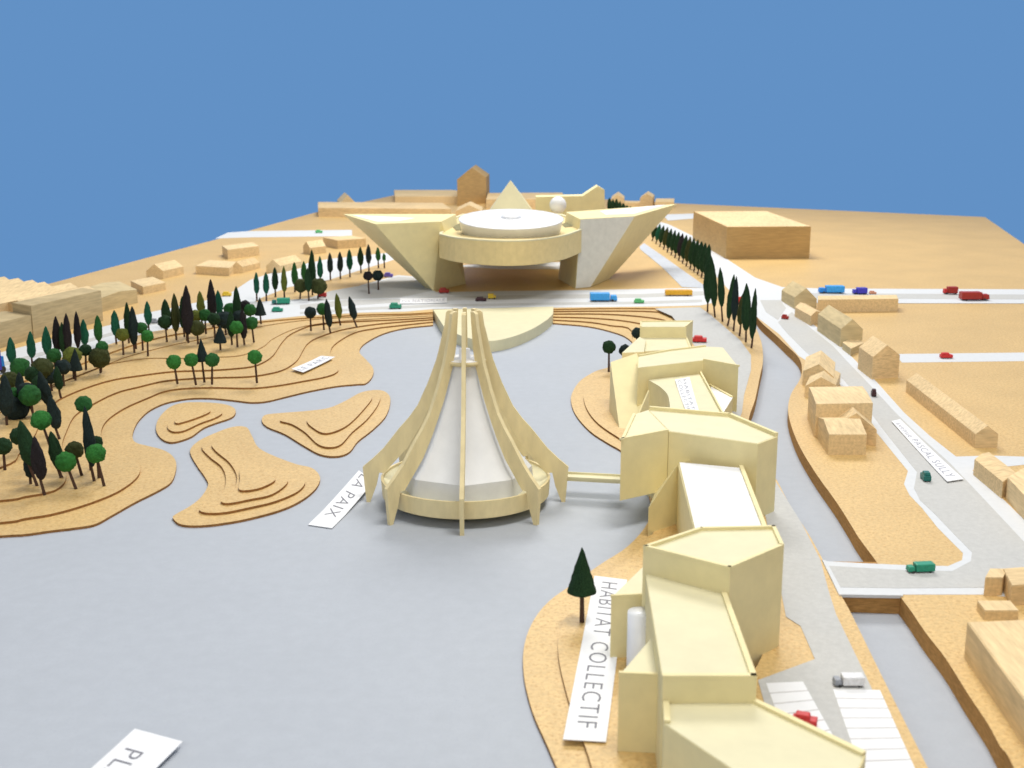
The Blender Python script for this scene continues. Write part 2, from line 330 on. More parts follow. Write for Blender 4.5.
# grey ground beside the flats
g_out = [(655, 308.5), (700, 307), (712, 316), (740, 340), (751, 355), (751, 370), (744, 395), (742, 412), (735, 430), (774, 479), (801, 522), (820.5, 560), (829, 592), (836, 614), (869, 682.5), (908, 768), (965, 880), (800, 880), (775, 740), (758, 680), (815, 659), (800.6, 626), (786, 616.5), (775, 560), (762, 500), (730, 430), (700, 370), (694, 345), (672, 316)]
sheet('path', g_out, z2, ROAD)
# parking bays with their lines
def parking(a, b, c, d, n, label):
    A, B, C, D = [P(x, y, z3) for x, y in (a, b, c, d)]
    mb = MB(); mb.prism([A, B, C, D], z3-.006, z3); o = mb.build('parking_bays', WHITE); tag(o, kind='structure')
    mb = MB()
    for i in range(1, n):
        t = i/n; p = A.lerp(D, t); q = B.lerp(C, t); u = (D-A).normalized()*.012
        mb.prism([p-u, q-u, q+u, p+u], z3, z3+.004)
    mb.build('bay_lines', mat('pink_grey_line', (.55, .53, .53), .8), o)
parking((766, 683), (803, 681.5), (855, 775), (805, 790), 9, '')
parking((833, 689), (880, 690), (938, 820), (880, 825), 12, '')

# ------------------------------------------------------------------ bridge carrying the road over the canal
e = empty('road_bridge', P(862, 594, L), 'low road bridge with a wooden side wall crossing the canal beside the green truck', 'bridge')
mb = MB(); mb.prism([P(843, 594.5, L-.004), P(903, 596.5, L-.004), P(882, 562, L-.004), P(820, 561, L-.004)], 0.004, L-.008); mb.build('abutment', [BANK], e)
mb = MB(); mb.prism([P(826, 562, L), P(822, 561, L), P(839, 596, L), P(903, 597, L), P(903, 594.5, L), P(843, 593.8, L)], L-.03, L+.035); mb.build('edge_beam', [KERB], e)

# ------------------------------------------------------------------ cream platform by the lake
pf = smooth([(444, 327), (462, 336), (480, 340), (495.5, 340.5), (516, 335.6), (535, 327.4), (548, 319)], 4)
zp = L+.09
mb = MB(); mb.prism(W_([(433, 309.5)]+pf+[(553, 314), (553.5, 306.5)], zp), 0.003, zp)
o = mb.build('lakeside_platform', [CREAMROOF], None, .01); tag(o, 'cream rounded platform jutting from the cross road into the grey lake behind the tower', 'platform')

# ------------------------------------------------------------------ wooden block buildings
def block(name, label, nb, nt, lt, rt, ridge=None, apex=None, m=WOOD, zb=L, h=None, cat='building', group=None, rh=.3, child='roof'):
    """corner N seen at nb (foot) and nt (top); lt, rt: the two neighbouring top corners"""
    if h is None: z = zat(nt[0], nb[1], zb, nt[1])
    else: z = zb+h
    N, A, B = P(*nt, z), P(*lt, z), P(*rt, z); C = A+B-N
    e = empty(name, Vector((N.x, N.y, zb)), label, cat, group)
    foot = [N, B, C, A]
    mb = MB(); mb.prism(foot, zb, z-.001 if ridge else z, 0, 0)
    if ridge:
        if apex is not None:   # apex px lies over the middle of the gable edge
            mid = (N+B)/2 if ridge == 'L' else (N+A)/2
            rh = max(.08, PY(apex[0], apex[1], mid.y).z-z)
        ends = ((N+B)/2, (A+C)/2) if ridge == 'L' else ((N+A)/2, (B+C)/2)
        r0, r1 = [q+Vector((0, 0, rh)) for q in ends]
        mb.build('wall', [m], e, .012)
        mr = MB(); mr.hull([N, A, B, C, r0, r1]); mr.build(child, [m], e, .01)
    else:
        mb.build('wall', [m], e, .015)
        # top sheet a hair smaller; overhead light painted paler on darker blocks
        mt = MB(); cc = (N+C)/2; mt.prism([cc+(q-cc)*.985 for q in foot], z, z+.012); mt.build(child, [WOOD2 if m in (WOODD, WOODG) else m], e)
    return e
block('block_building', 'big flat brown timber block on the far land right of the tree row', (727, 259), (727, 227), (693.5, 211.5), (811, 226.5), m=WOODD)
block('long_building', 'low long timber block in front of the street with the blue truck', (818, 312.5), (818, 300), (818, 296), (898.5, 299), m=WOOD2)
g = 'small houses along the right avenue'
block('house', 'brown gabled house at the bend of the right avenue, next to the low long block', (794.6, 309), (794.6, 297.6), (781.7, 290), (817, 299), 'L', (806, 288), WOODG, group=g)
block('house', 'tiny pale hipped house squeezed between two gabled houses on the right avenue', (811, 326), (811, 316), (795, 307), (821, 312), 'L', (816, 311), WOOD, group=g)
block('house', 'pale roofed house with grey gable end, largest in the right avenue cluster', (841.5, 347), (841, 329), (818, 314), (863, 329), 'L', (852, 319), WOODG, group=g)
block('shed', 'low flat shed in front of the grey gable end by the right avenue', (851, 356), (851, 349), (842.5, 342.5), (864, 343), None, None, WOODG, group=g)
block('house', 'wide gabled house where the side street with one red car meets the right avenue', (873, 379.6), (873, 357), (859, 347), (900, 355), 'L', (886, 345), WOOD, group=g)
g = 'houses between the canal and the right avenue'
block('house', 'northernmost canal side house with pale sloping roof', (803, 385), (803, 371), (806, 357), (834, 377), 'L', (818, 364), WOOD2, group=g)
block('house', 'small gabled house behind the broad canal side block', (805, 397), (805, 386), (811, 374), (836, 385), 'L', (820, 377), WOOD2, group=g)
block('house', 'broad flat roofed block on the canal side with wood grain across its top', (817, 437), (816, 404), (809, 387), (873, 403), 'R', None, WOOD2, group=g, rh=.04)
block('house', 'gabled canal side house tucked behind the low front house', (835, 441), (835, 425), (825, 408), (877, 430), 'L', (853, 413), WOOD, group=g)
block('house', 'southernmost canal side house with a low wooden front wall', (829, 455), (829, 434.5), (817.5, 417), (867, 434.5), 'R', None, WOOD2, group=g, rh=.20)
block('long_building', 'long narrow gabled block standing alone right of the avenue name card', (976, 448), (975.5, 434), (906.5, 380), (998.5, 434), 'L', (988, 425.5), WOOD)
block('house', 'timber block with sloping top at the right edge above the road fork', (1003.6, 499), (1003, 482), (974.5, 459), (1018, 474), 'L', None, WOOD, rh=.06)
block('house', 'timber block cut by the right edge of the photo above the fork', (1048, 545), (1048, 521), (1007.5, 477), (1085, 505), 'L', None, WOOD2, rh=.1)
block('house', 'small timber cube beside the road at the lower right, left of its twin', (985, 596), (985, 578), (990, 569), (1003, 578), None, None, WOOD2)
block('house', 'small timber cube at the lower right edge, right of its twin', (1012, 606), (1012, 586), (1003, 569), (1050, 583), None, None, WOOD)
block('shed', 'low flat slab in front of the two small cubes at lower right', (985, 620), (985, 611), (977, 601), (1019, 611), None, None, WOOD2)
block('block_building', 'large timber block filling the lower right corner beside the canal', None, (1075, 770), (967, 622), (1260, 760), h=.68, m=WOOD2)
# left side houses
g = 'small houses beyond the left avenue'
block('house', 'flat topped box house nearest the left factory sheds', (143, 294.6), (143, 287), (130.5, 281), (165.6, 282.5), m=WOOD2, group=g)
block('house', 'gabled house behind the flat box house on the far left', (164, 279), (163, 271), (146, 271), (183.5, 266.5), 'R', (152, 264), WOOD2, group=g)
block('house', 'long low house in the left field in front of the tall box', (229, 276), (229, 268), (195.5, 266), (241, 262), None, None, WOOD2, group=g)
block('house', 'little gabled house joined to the long low one in the left field', (242.5, 273), (242.5, 267), (230.5, 268), (260, 262.5), 'R', (235.5, 261.5), WOOD2, group=g)
block('house', 'tall flat box house in the left field below the upper street', (227.5, 259.5), (227.5, 250), (222, 246), (259, 246), m=WOOD2, group=g)
block('house', 'gabled house left of the flat one below the upper street', (310, 255), (310, 248), (303, 246), (326, 246), 'R', (306, 241.5), WOOD2, group=g)
block('house', 'flat house next to the palace wing below the upper street', (337.5, 249), (337.5, 240.5), (323, 237.5), (366, 238.5), m=WOOD, group=g)
block('house', 'gabled house right behind the cypress row of the left avenue', (280, 273), (280, 266), (266, 266), (302, 261), 'R', (272.5, 259.5), WOOD2, group=g)
# factory sheds at the far left
g = 'factory sheds at the left edge'
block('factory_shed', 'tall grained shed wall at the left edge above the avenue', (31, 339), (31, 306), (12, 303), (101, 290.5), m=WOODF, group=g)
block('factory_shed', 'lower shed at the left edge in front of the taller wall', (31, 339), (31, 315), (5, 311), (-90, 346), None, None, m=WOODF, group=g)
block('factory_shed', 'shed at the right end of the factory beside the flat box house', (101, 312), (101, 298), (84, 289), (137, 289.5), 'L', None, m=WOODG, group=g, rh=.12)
for i, (n, l, r) in enumerate([((27, 306), (8, 302), (98, 291)), ((-30, 310), (-44, 306), (78, 287.5)), ((-55, 309), (-69, 305), (52, 286.5)), ((-70, 308), (-84, 304), (40, 284.5)), ((-85, 308), (-99, 303), (26, 283)), ((-100, 308), (-115, 302), (13, 282))]):
    block('factory_shed', ['first', 'second', 'third', 'fourth', 'fifth', 'rearmost'][i]+' cream sawtooth roof behind the tall grained shed wall', None, n, l, r, 'R', None, WOOD2, h=1.25, group=g, rh=.16)
# back row
g = 'blocks along the back edge of the board'
block('long_building', 'very long low timber block behind the left palace wing', (318, 217), (318, 208), (318, 202), (451, 209), m=WOOD, group=g)
block('house', 'small gable poking up behind the long low block', (340, 206), (340, 203), (337, 200), (356, 203), 'L', (348, 195), WOOD2, group=g)
block('block_building', 'flat cream block left of the tall gabled tower house', (395, 204), (395, 196.5), (394, 190), (462, 196.5), m=WOOD2, group=g)
block('tower_house', 'tall brown gabled block standing highest on the back edge', (457, 206), (457, 179.5), (462, 176), (486, 177.5), 'L', (471.5, 167.5), WOODD, group=g)
block('house', 'small gabled house in front of the tall brown tower house', (456, 216), (456, 211), (458, 207), (482, 211), 'L', (470, 205), WOOD2, group=g)
block('block_building', 'flat brown ended block right of the tall tower house', (486, 209), (486, 199.5), (488, 193), (566, 199), m=WOOD, group=g)
block('house', 'tiny gabled house behind the dark cypress clump', (611, 207), (611, 199), (612, 196), (624, 199), 'L', (616, 194.5), WOOD2, group=g)
block('house', 'small gabled house on the back edge above the right palace wing', (640, 208), (640, 198), (642, 195.5), (653, 197.5), 'L', (646, 193.5), WOOD, group=g)
block('long_building', 'thin cream block joining the two small gabled houses on the back edge', (622, 207), (622, 203), (623, 201), (641, 203), m=WOOD2, group=g)
block('block_building', 'flat cream block at the right end of the back row', (655, 208), (655, 202), (656, 198.5), (674, 202), m=WOOD2, group=g)

# ------------------------------------------------------------------ the palace with its two leaning wings
base = P(433.5, 291, L)
zt = zat(433.5, 291, L, 221)
pal = empty('palace', Vector((0, base.y+2, L)), 'cream palace with two leaning wedge wings and a white saucer roof', 'building')
def wing(b, t, tz, white, lab):
    bb = [P(x, y, L+.002) for x, y in b]; q2, q3 = P(*t[1], tz[1]), P(*t[2], tz[2])
    if b[0][0] > 500: bb[1] = bb[0]+(q3-q2)*((bb[1]-bb[0]).x/(q3-q2).x)
    if True:
        q1 = P(*t[0], tz[0]); bb[3] = bb[0]+(q1-q2)*((bb[3]-bb[0]).x/(q1-q2).x)
    mb = MB(); pts = bb+[P(x, y, z) for (x, y), z in zip(t, tz)]
    mb.hull(pts); o = mb.build('wing', [CREAM], pal, .02); o['label'] = lab
    mb = MB(); mb.prism([P(x, y, zt+.02) for x, y in white], zt+.004, zt+.02); mb.build('roof_sheet', [WHITE], o)
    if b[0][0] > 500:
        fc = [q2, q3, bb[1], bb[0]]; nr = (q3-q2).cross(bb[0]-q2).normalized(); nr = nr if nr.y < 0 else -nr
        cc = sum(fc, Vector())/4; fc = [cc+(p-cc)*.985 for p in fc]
        mb = MB(); mb.hull([p+nr*k for p in fc for k in (.004, .03)]); mb.build('lit_face_panel', [mat('painted_lit_card', (.66, .645, .57), .6, .05, 3)], o)  # thin sheet whose paler colour paints the light on this wing face
    return o
wing([(433.5, 291), (466, 284), (449, 279), (425, 287)], [(343, 214), (375, 224), (441, 221.5), (456, 214)], [zt]*4, [(352, 215), (377, 221.5), (398, 221), (415, 218)], 'left leaning wedge wing')
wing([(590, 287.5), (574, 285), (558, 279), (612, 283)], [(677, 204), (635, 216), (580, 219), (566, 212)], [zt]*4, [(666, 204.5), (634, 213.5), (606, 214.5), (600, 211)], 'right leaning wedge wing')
zr0, zr1 = L+2.0, L+3.2
front = smooth([(439, 235), (455, 238.5), (482, 241), (510, 242), (538, 240.5), (564, 236.5), (581.5, 230.5)], 4)
mb = MB(); backr = [(580, 221), (562, 215), (510, 212), (462, 215), (447, 221)]
mb.prism(W_(front+backr, zr1), zr0, zr1, 0, 0, True); ring = mb.build('gallery', [mat('tan_card', (.74, .60, .30), .65, .05, 3)], pal, .02)
mb = MB()
fr = W_(front, zr1); cen = sum(fr, Vector())/len(fr)
# low rim round the gallery
w = W_(front+backr, zr1); n = len(w); cen = sum(w, Vector())/n
for i in range(n):
    a, b = w[i], w[(i+1) % n]; a2, b2 = cen+(a-cen)*.955, cen+(b-cen)*.955
    mb.hull([(p.x, p.y, z) for p in (a, b, a2, b2) for z in (zr1+.002, zr1+.07)])
mb.build('rim', [CREAMROOF], ring)
for pts_ in ([(452, 226), (460, 223), (466, 226), (464, 230), (456, 230)], [(562, 224), (570, 221), (577, 223), (574, 226), (565, 227)]):
    mb = MB(); mb.prism(W_(pts_, zr1+.03), zr1+.002, zr1+.03); mb.build('roof_opening', [mat('olive_recess', (.22, .20, .10), .8)], ring)
# saucer
dc = P(511, 227, zr1+.32)
pxu = (P(611, 226, zr1+.3)-P(511, 226, zr1+.3)).x/100.0
R = 52*pxu
mb = MB(); mb.rev([(0, -.2), (R*.93, -.2), (R*.985, .50), (R, .54), (R*.985, .56), (R*.6, .60), (0, .62)], (0, 0, 0), 72)
o = mb.build('saucer_roof', [GLASSW], None); o.parent = pal; o.location = dc-parent_world(pal)-Vector((0, 0, .10)); o.rotation_euler = (math.radians(6.0), 0, 0)
mb = MB()
for a in range(0, 180, 15):
    ca, sa = math.cos(math.radians(a)), math.sin(math.radians(a)); u = Vector((ca, sa, 0)); v = Vector((-sa, ca, 0))*.03
    for s in (1, -1):
        q0, q1 = u*s*R*.58, u*s*R*.97
        mb.face([q0-v+Vector((0, 0, .612)), q0+v+Vector((0, 0, .612)), q1+v+Vector((0, 0, .548)), q1-v+Vector((0, 0, .548))])
rr = mb.build('spokes', [GLASSG], None); rr.parent = o
mb = MB(); mb.rev([(R*.17, .6), (R*.19, .62), (R*.16, .74), (0, .76)], (0, 0, 0), 40); rr = mb.build('lantern', [GLASSW], None); rr.parent = o
# pyramid, ball, rear wings
Yb = P(510, 262, L).y
def PYp(x, y, Y): return PY(x, y, Y)
pb = [PYp(489, 212, Yb), PYp(533, 212, Yb)]
sz = (pb[1]-pb[0]).length
mb = MB(); c0 = (pb[0]+pb[1])/2
mb.hull([c0+Vector((-sz/2, 0, -1.4)), c0+Vector((sz/2, 0, -1.4)), c0+Vector((sz/2, sz*.8, -1.4)), c0+Vector((-sz/2, sz*.8, -1.4)),
         c0+Vector((-sz/2, 0, 0)), c0+Vector((sz/2, 0, 0)), c0+Vector((sz/2, sz*.8, 0)), c0+Vector((-sz/2, sz*.8, 0)), PYp(510.5, 180, Yb+sz*.4)])
mb.build('pyramid_roof', [CREAMROOF], pal, .01)
sc_ = PYp(558, 205, Yb-1.0); rs = (PYp(566.5, 205, Yb-1.0)-sc_).length
mb = MB(); mb.rev([(rs*math.sin(t*math.pi/14), -rs*math.cos(t*math.pi/14)) for t in range(15)], sc_, 32); mb.build('white_dome', [GLASSW], pal)
def slab(pts, Y, d, name, m, par):
    mb = MB(); a = [PYp(x, y, Y) for x, y in pts]; b = [p+Vector((0, d, 0)) for p in a]
    n = len(a); mb.face(a); mb.face(b[::-1])
    for i in range(n): mb.face([a[i], b[i], b[(i+1) % n], a[(i+1) % n]])
    o = mb.build(name, [m], par)
    bm = bmesh.new(); bm.from_mesh(o.data); bmesh.ops.recalc_face_normals(bm, faces=bm.faces[:]); bm.to_mesh(o.data); bm.free(); return o
slab([(536, 197), (583, 196), (598, 186), (604.5, 190), (605, 214), (590, 240), (560, 268), (548, 268), (536, 222)], Yb+1.2, 1.6, 'rear_wing', CREAM, pal)
mb = MB(); mb.rev([(0, zr0-1.0), (R*.80, zr0-1.0), (R*.92, zr0-.88), (R*.92, zr0-.70), (R*.5, zr0-.66), (R*.5, zr0-.01)], (dc.x, P(510, 262, L).y, 0), 64, 0, False); mb.build('under_disc', [CREAM], pal)

# ------------------------------------------------------------------ ribbed tower on the lake
tc = P(466, 501.5, 0)
tow = empty('tower', tc, 'ribbed white tent tower with eight curved balsa fins standing in the lake', 'tower')
outer_pf = [(.40, 4.95), (.46, 4.90), (.50, 4.60), (.56, 4.37), (.66, 3.95), (.73, 3.70), (.95, 3.12), (1.26, 2.54), (1.50, 2.22), (1.77, 1.93), (2.22, 1.46), (2.52, 1.18), (2.80, .95)]
foot = [(2.77, .55), (2.72, .0), (2.62, .0), (2.44, .45), (2.36, .80)]
inner_pf = [(2.20, .80), (1.89, 1.13), (1.55, 1.50), (1.22, 1.95), (1.03, 2.30), (.78, 2.80), (.58, 3.25), (.44, 3.62), (.36, 4.0), (.27, 4.95)]
prof = [(r if z > 3 else r*(.955 if z < 1.8 else .97), z*1.025 if z > 1.5 else z) for r, z in outer_pf+foot+[(q+.01, w) for q, w in inner_pf]]
finme = None
for k in range(8):
    a = math.radians(-90+45*k)
    if finme is None:
        mb = MB(); th = .055
        th = .052; A = [Vector((r, -th, z)) for r, z in prof]; B = [Vector((r, th, z)) for r, z in prof]
        for side, fl in ((A, False), (B, True)):
            i0 = len(mb.v); mb.v += side
            for t in tessellate_polygon([[Vector((p.x, p.z, 0)) for p in side]]):
                q = [side[j] for j in t]; nn = (q[1]-q[0]).cross(q[2]-q[0])
                t = list(t)
                if (nn.y > 0) != fl: t = t[::-1]
                mb.f.append([i0+j for j in t]); mb.mi.append(0); mb.sm.append(False)
        n = len(prof)
        for i in range(n): mb.face([A[i], A[(i+1) % n], B[(i+1) % n], B[i]])
        me = None; o = mb.build('fin', [FINM]); finme = o.data
        bm = bmesh.new(); bm.from_mesh(finme); bmesh.ops.recalc_face_normals(bm, faces=bm.faces[:]); bm.to_mesh(finme); bm.free()
        o.parent = tow
    else:
        o = bpy.data.objects.new('fin', finme); COL.objects.link(o); o.parent = tow
    o.rotation_euler = (0, 0, a)
mb = MB(); mb.rev([(0, .22), (1.7, .22), (2.10, .24), (2.17, .27), (2.20, .72), (2.14, .72), (2.12, .60)], tc, 96, 0, False); mb.build('rim_wall', [FINM], tow)
mb = MB(); mb.rev([(2.13, .66), (1.95, .55), (1.60, .52)], tc, 96); mb.build('dish_floor', [CREAMROOF], tow)
mb = MB(); mb.rev([(0, 0.003), (1.25, 0.003), (1.25, .23)], tc, 48); mb.build('foot_drum', [WOODG], tow)
def panelcone(pf, rip, name, m):
    mb = MB(); seg = 96
    for i in range(len(pf)-1):
        for k in range(seg):
            pts = []
            for (r, z), kk in ((pf[i], k), (pf[i], k+1), (pf[i+1], k+1), (pf[i+1], k)):
                a = 2*math.pi*kk/seg+math.radians(-90); 
                f = 1-rip*abs(math.sin(4*(a+math.radians(90))))
                pts.append(tc+Vector((r*f*math.cos(a), r*f*math.sin(a), z)))
            mb.face(pts, 0, True)
    return mb.build(name, [m], tow)
panelcone([(1.72, .98), (1.45, 1.28), (1.18, 1.72), (.95, 2.15), (.74, 2.60), (.56, 3.05), (.42, 3.55), (.36, 3.80)], .07, 'tent_roof', GLASSW)
panelcone([(1.78, .50), (1.72, .98)], .07, 'glass_skirt', GLASSG)
mb = MB(); mb.rev([(.30, 3.72), (.54, 3.72), (.55, 3.82), (.30, 3.83)], tc, 40); mb.build('collar', [FINM], tow)
mb = MB(); mb.rev([(.54, 3.825), (.15, 3.84), (.14, 4.08), (0, 4.1)], tc, 40); mb.build('collar_cap', [WHITE], tow)
# footbridge from tower to flats
a, b = P(560, 475.5, .55), P(626, 479, .55)
mb = MB(); d = (b-a).normalized(); nn = Vector((-d.y, d.x, 0))
mb.hull([q+nn*s*.22+Vector((0, 0, z)) for q in (a, b) for s in (1, -1) for z in (-.07, 0)])
e = empty('footbridge', Vector((a.x, a.y, .45)), 'thin cream footbridge over the water between the tower and the flats', 'bridge')
mb.build('deck', [CREAMROOF], e, .005)
mb = MB()
for s in (1, -1): mb.hull([q+nn*(s*.22)+nn*k for q in (a, b) for k in (-.02, .02)]+[q+nn*(s*.22)+nn*k+Vector((0, 0, .05)) for q in (a, b) for k in (-.02, .02)])
mb.build('kerb', [CREAMROOF], e)

# ------------------------------------------------------------------ collective flats
fl = empty('apartment_complex', P(700, 560, 0), 'long zigzag cream apartment complex with stepped flat roofs along the lake', 'building')
def seg(top, z, zb=.003, name='block', roof=CREAMROOF, parapet=(), m=CREAM, inset=.94, rname='roof', ph=.09, pw=.07, bottom=False):
    w = W_(top, z); mb = MB(); mb.prism(w, zb, z, 0, 0, bottom); o = mb.build(name, [m], fl, .008)
    # roof sheet
    cen = sum(w, Vector())/len(w)
    mb = MB(); ins = [cen+(p-cen)*.985 for p in w]; mb.prism(ins, z, z+.008); mb.build(rname, [roof], o)
    n = len(w)
    A = sum(w[i].x*w[(i+1) % n].y-w[(i+1) % n].x*w[i].y for i in range(n)); sgn = 1 if A > 0 else -1
    if parapet:
        for i in parapet:
            mb = MB(); p, q = w[i], w[(i+1) % n]; d = (q-p); d.z = 0; d.normalize(); nr = Vector((-d.y, d.x, 0))*sgn*pw
            p2, q2 = p-d*0.0, q+d*0.0
            mb.hull([r+Vector((0, 0, zz)) for r in (p2, q2, p2+nr, q2+nr) for zz in (.0, ph)]); mb.build('parapet', [CREAM], o)
    return o
Z5 = 2.3
# far end
seg([(640, 327), (640.4, 322), (693, 321.5), (686.5, 327)], 1.45, ph=.05, pw=.05, parapet=(0, 1, 2))
seg([(642, 338.5), (641, 333), (685, 333), (691, 348), (640, 352), (628, 350)], 1.0, parapet=(2,), ph=.05, pw=.06)
seg([(622, 353), (639.5, 337), (646, 340), (644, 352)], 1.15, ph=.05)
seg([(637.8, 368), (638, 356.5), (668, 351), (705, 346.5), (723, 347.5), (738.5, 367), (703, 360.5)], 1.9, parapet=(1, 2, 5), ph=.06, pw=.06)
def leanblock(pts):
    mb = MB(); mb.hull([P(*p) for p in pts]); return mb.build('block', [CREAM], fl, .01)
leanblock([(610.5, 362, 1.62), (637, 353, 1.88), (609, 414, .003), (620, 434, .003), (652, 436, .003), (652, 400, .003)])
# terrace with the curved courtyard cut out
cur = smooth([(651, 381.5), (660, 387), (667, 394), (669.5, 402), (670, 410)], 5)
seg(cur+[(672, 418), (726, 420), (701, 374), (648, 380)], 1.5, ph=.10, pw=.05, parapet=(len(cur)+1,))
seg([(710, 385), (733, 397.5), (724, 412), (716, 412)], 1.12, roof=WHITE, ph=.05, parapet=(0,))
# courtyard screen
slabp = [P(637, 416, 1.9), P(649, 411, 1.9)]
mb = MB(); mb.hull([PY(637, 416, slabp[0].y), PY(648, 390, slabp[1].y+.2), PY(648, 412, slabp[1].y+.2), PY(637, 420, slabp[0].y), PY(638.5, 416, slabp[0].y), PY(649.2, 390.5, slabp[1].y+.2), PY(649.2, 412, slabp[1].y+.2), PY(638.5, 420, slabp[0].y)]); mb.build('screen_wall', [CREAM], fl)
# big middle wing, left end carried out over the water
seg([(669, 431.5), (648, 410), (650, 409.5), (690, 413), (731, 416.5), (778, 436.5), (758, 444)], Z5, parapet=(2, 3, 4), ph=.10, pw=.09)
seg([(621, 440.5), (633, 415), (648, 410.2), (668.6, 431.5)], Z5-.004, zb=.78, bottom=True, parapet=(0, 3), ph=.05, pw=.07)
K_, L_ = P(678, 464, 1.66), P(648.5, 508, .78)
mb = MB(); K2, L2 = K_+Vector((1.2, .6, 0)), L_+Vector((1.2, 1.2, 0))
M_ = P(694, 531, 1.66)
seg([(678, 464), (743, 469), (768, 533), (694.5, 533)], 1.65)
mb.hull([K_, Vector((K_.x, K_.y, .003)), L_, Vector((L_.x, L_.y, .003)), K_+Vector((.9, .9, 0)), Vector((K_.x+.9, K_.y+.9, .003)), Vector((L_.x+.3, L_.y+1.2, .003)), Vector((L_.x+.3, L_.y+1.2, .78))]); mb.build('block', [CREAM], fl, .01)
# white roofed link
seg([(679, 462), (743, 468), (768, 532), (696, 534)], 1.70, roof=WHITE, ph=.07, pw=.09, parapet=(1,), rname='roof')
# tall near wing
seg([(643, 549), (700, 530), (775, 528.5), (784, 548), (730, 571)], Z5, parapet=(0, 1, 2, 3, 4), ph=.07, pw=.07)
seg([(645, 571), (724, 588), (757, 679.5), (662.5, 679.5)], 1.84, parapet=(1, 2), ph=.06, pw=.09)
seg([(663, 704), (756, 702), (866, 755), (840, 815), (740, 775), (664, 724)], 1.45, parapet=(1, 5), ph=.06, pw=.09)
seg([(618.7, 676), (655, 634), (668, 650), (668, 678)], 1.42, parapet=(3,), ph=.06, pw=.06)
seg([(611, 598), (643, 567), (652, 575), (652, 596)], 1.32, parapet=(3,), ph=.05, pw=.05)
cy = P(641.5, 612, 1.2); mb = MB(); mb.rev([(.25, -1.05), (.25, 0), (0, 0)], cy, 40); mb.build('stair_drum', [GLASSW], fl)

# ------------------------------------------------------------------ name cards
def card(label, A, B, C, D, z, lines, ink=PENCIL, curl=.03, u0=.05, u1=.95, v0=.18, v1=.82, curlf=None, th=.012):
    a, b, c, d = [P(x, y, z) for x, y in (A, B, C, D)]
    def q(u, v, dz=0):
        p = a.lerp(b, u).lerp(d.lerp(c, u), v); k = curlf(u) if curlf else curl*(2*u-1)**2
        return p+Vector((0, 0, k+dz))
    e = empty('name_card', a, label, 'name card')
    mb = MB(); n = 14
    for i in range(n):
        u, w = i/n, (i+1)/n
        mb.face([q(u, 0, th), q(w, 0, th), q(w, 1, th), q(u, 1, th)], 0, False)
        mb.face([q(u, 0), q(w, 0), q(w, 0, th), q(u, 0, th)]); mb.face([q(u, 1), q(u, 1, th), q(w, 1, th), q(w, 1)])
        mb.face([q(u, 0), q(u, 1), q(w, 1), q(w, 0)])
    for u in (0, 1): mb.face([q(u, 0), q(u, 1), q(u, 1, th), q(u, 0, th)])
    mb.build('card', [CARD], e)
    nl = len(lines)
    for i, t in enumerate(lines):
        cu = bpy.data.curves.new('t', 'FONT'); cu.body = t; cu.size = 1; cu.resolution_u = 3; cu.space_character = 1.15; cu.offset = -.010
        o = bpy.data.objects.new('t', cu); COL.objects.link(o); bpy.context.view_layer.update()
        me = bpy.data.meshes.new_from_object(o.evaluated_get(bpy.context.evaluated_depsgraph_get()))
        bpy.data.objects.remove(o)
        bm = bmesh.new(); bm.from_mesh(me)
        bmesh.ops.subdivide_edges(bm, edges=[ed for ed in bm.edges if ed.calc_length() > .4], cuts=2)
        bmesh.ops.triangulate(bm, faces=bm.faces[:])
        xs = [v.co.x for v in bm.verts]; ys = [v.co.y for v in bm.verts]
        x0, x1 = min(xs), max(xs); y0, y1 = 0.0, .73
        hv = (v1-v0)/nl; vb = v0+(nl-1-i)*hv; hh = hv*(.95 if nl == 1 else .72)
        off = parent_world(e)
        for v in bm.verts:
            uu = u0+(u1-u0)*(v.co.x-x0)/(x1-x0); vv = vb+hh*(v.co.y-y0)/(y1-y0)
            v.co = q(uu, vv, th+.004)-off
        bm.to_mesh(me); bm.free(); me.materials.clear()
        gaps = [k for k, ch in enumerate(t) if ch == ' ']
        if not gaps: link('lettering', me, ink, e); continue
        # one mesh per word: cut at the widest gap along the card
        bm = bmesh.new(); bm.from_mesh(me); ax = (b-a).normalized(); comps = []; seen = set()
        for v0_ in bm.verts:
            if v0_ in seen: continue
            st = [v0_]; seen.add(v0_); cp_ = []
            while st:
                v = st.pop(); cp_.append(v)
                for ed in v.link_edges:
                    w = ed.other_vert(v)
                    if w not in seen: seen.add(w); st.append(w)
            comps.append((min(x.co.dot(ax) for x in cp_), max(x.co.dot(ax) for x in cp_), cp_))
        comps.sort(key=lambda k: k[0])
        gp = sorted([(comps[k+1][0]-max(c[1] for c in comps[:k+1]), k+1) for k in range(len(comps)-1)], reverse=True)[:len(gaps)]
        cuts = [0]+sorted(k for _, k in gp)+[len(comps)]
        for c0_, c1_ in zip(cuts, cuts[1:]):
            keep = {v.index for c in comps[c0_:c1_] for v in c[2]}
            b2 = bmesh.new(); b2.from_mesh(me); bmesh.ops.delete(b2, geom=[v for v in b2.verts if v.index not in keep], context='VERTS')
            m2 = bpy.data.meshes.new('lettering'); b2.to_mesh(m2); b2.free(); link('lettering', m2, ink, e)
        bm.free()
    return e
card('white card lettered LA PAIX sloping off the left foot of the tower', (359, 476), (308, 525), (332, 528.5), (374, 487), .02, ['LA PAIX'], v0=.22, v1=.80, u0=.02, u1=.80, curlf=lambda u: .22*max(0, .75-u)**1.2)
card('long white card lettered HABITAT COLLECTIF beside the dark cone tree', (594.5, 577), (563, 741), (606, 743.5), (627, 581), 2*STEP+.01, ['HABITAT COLLECTIF'], v0=.26, v1=.80, u0=.04, u1=.94, curl=.02)
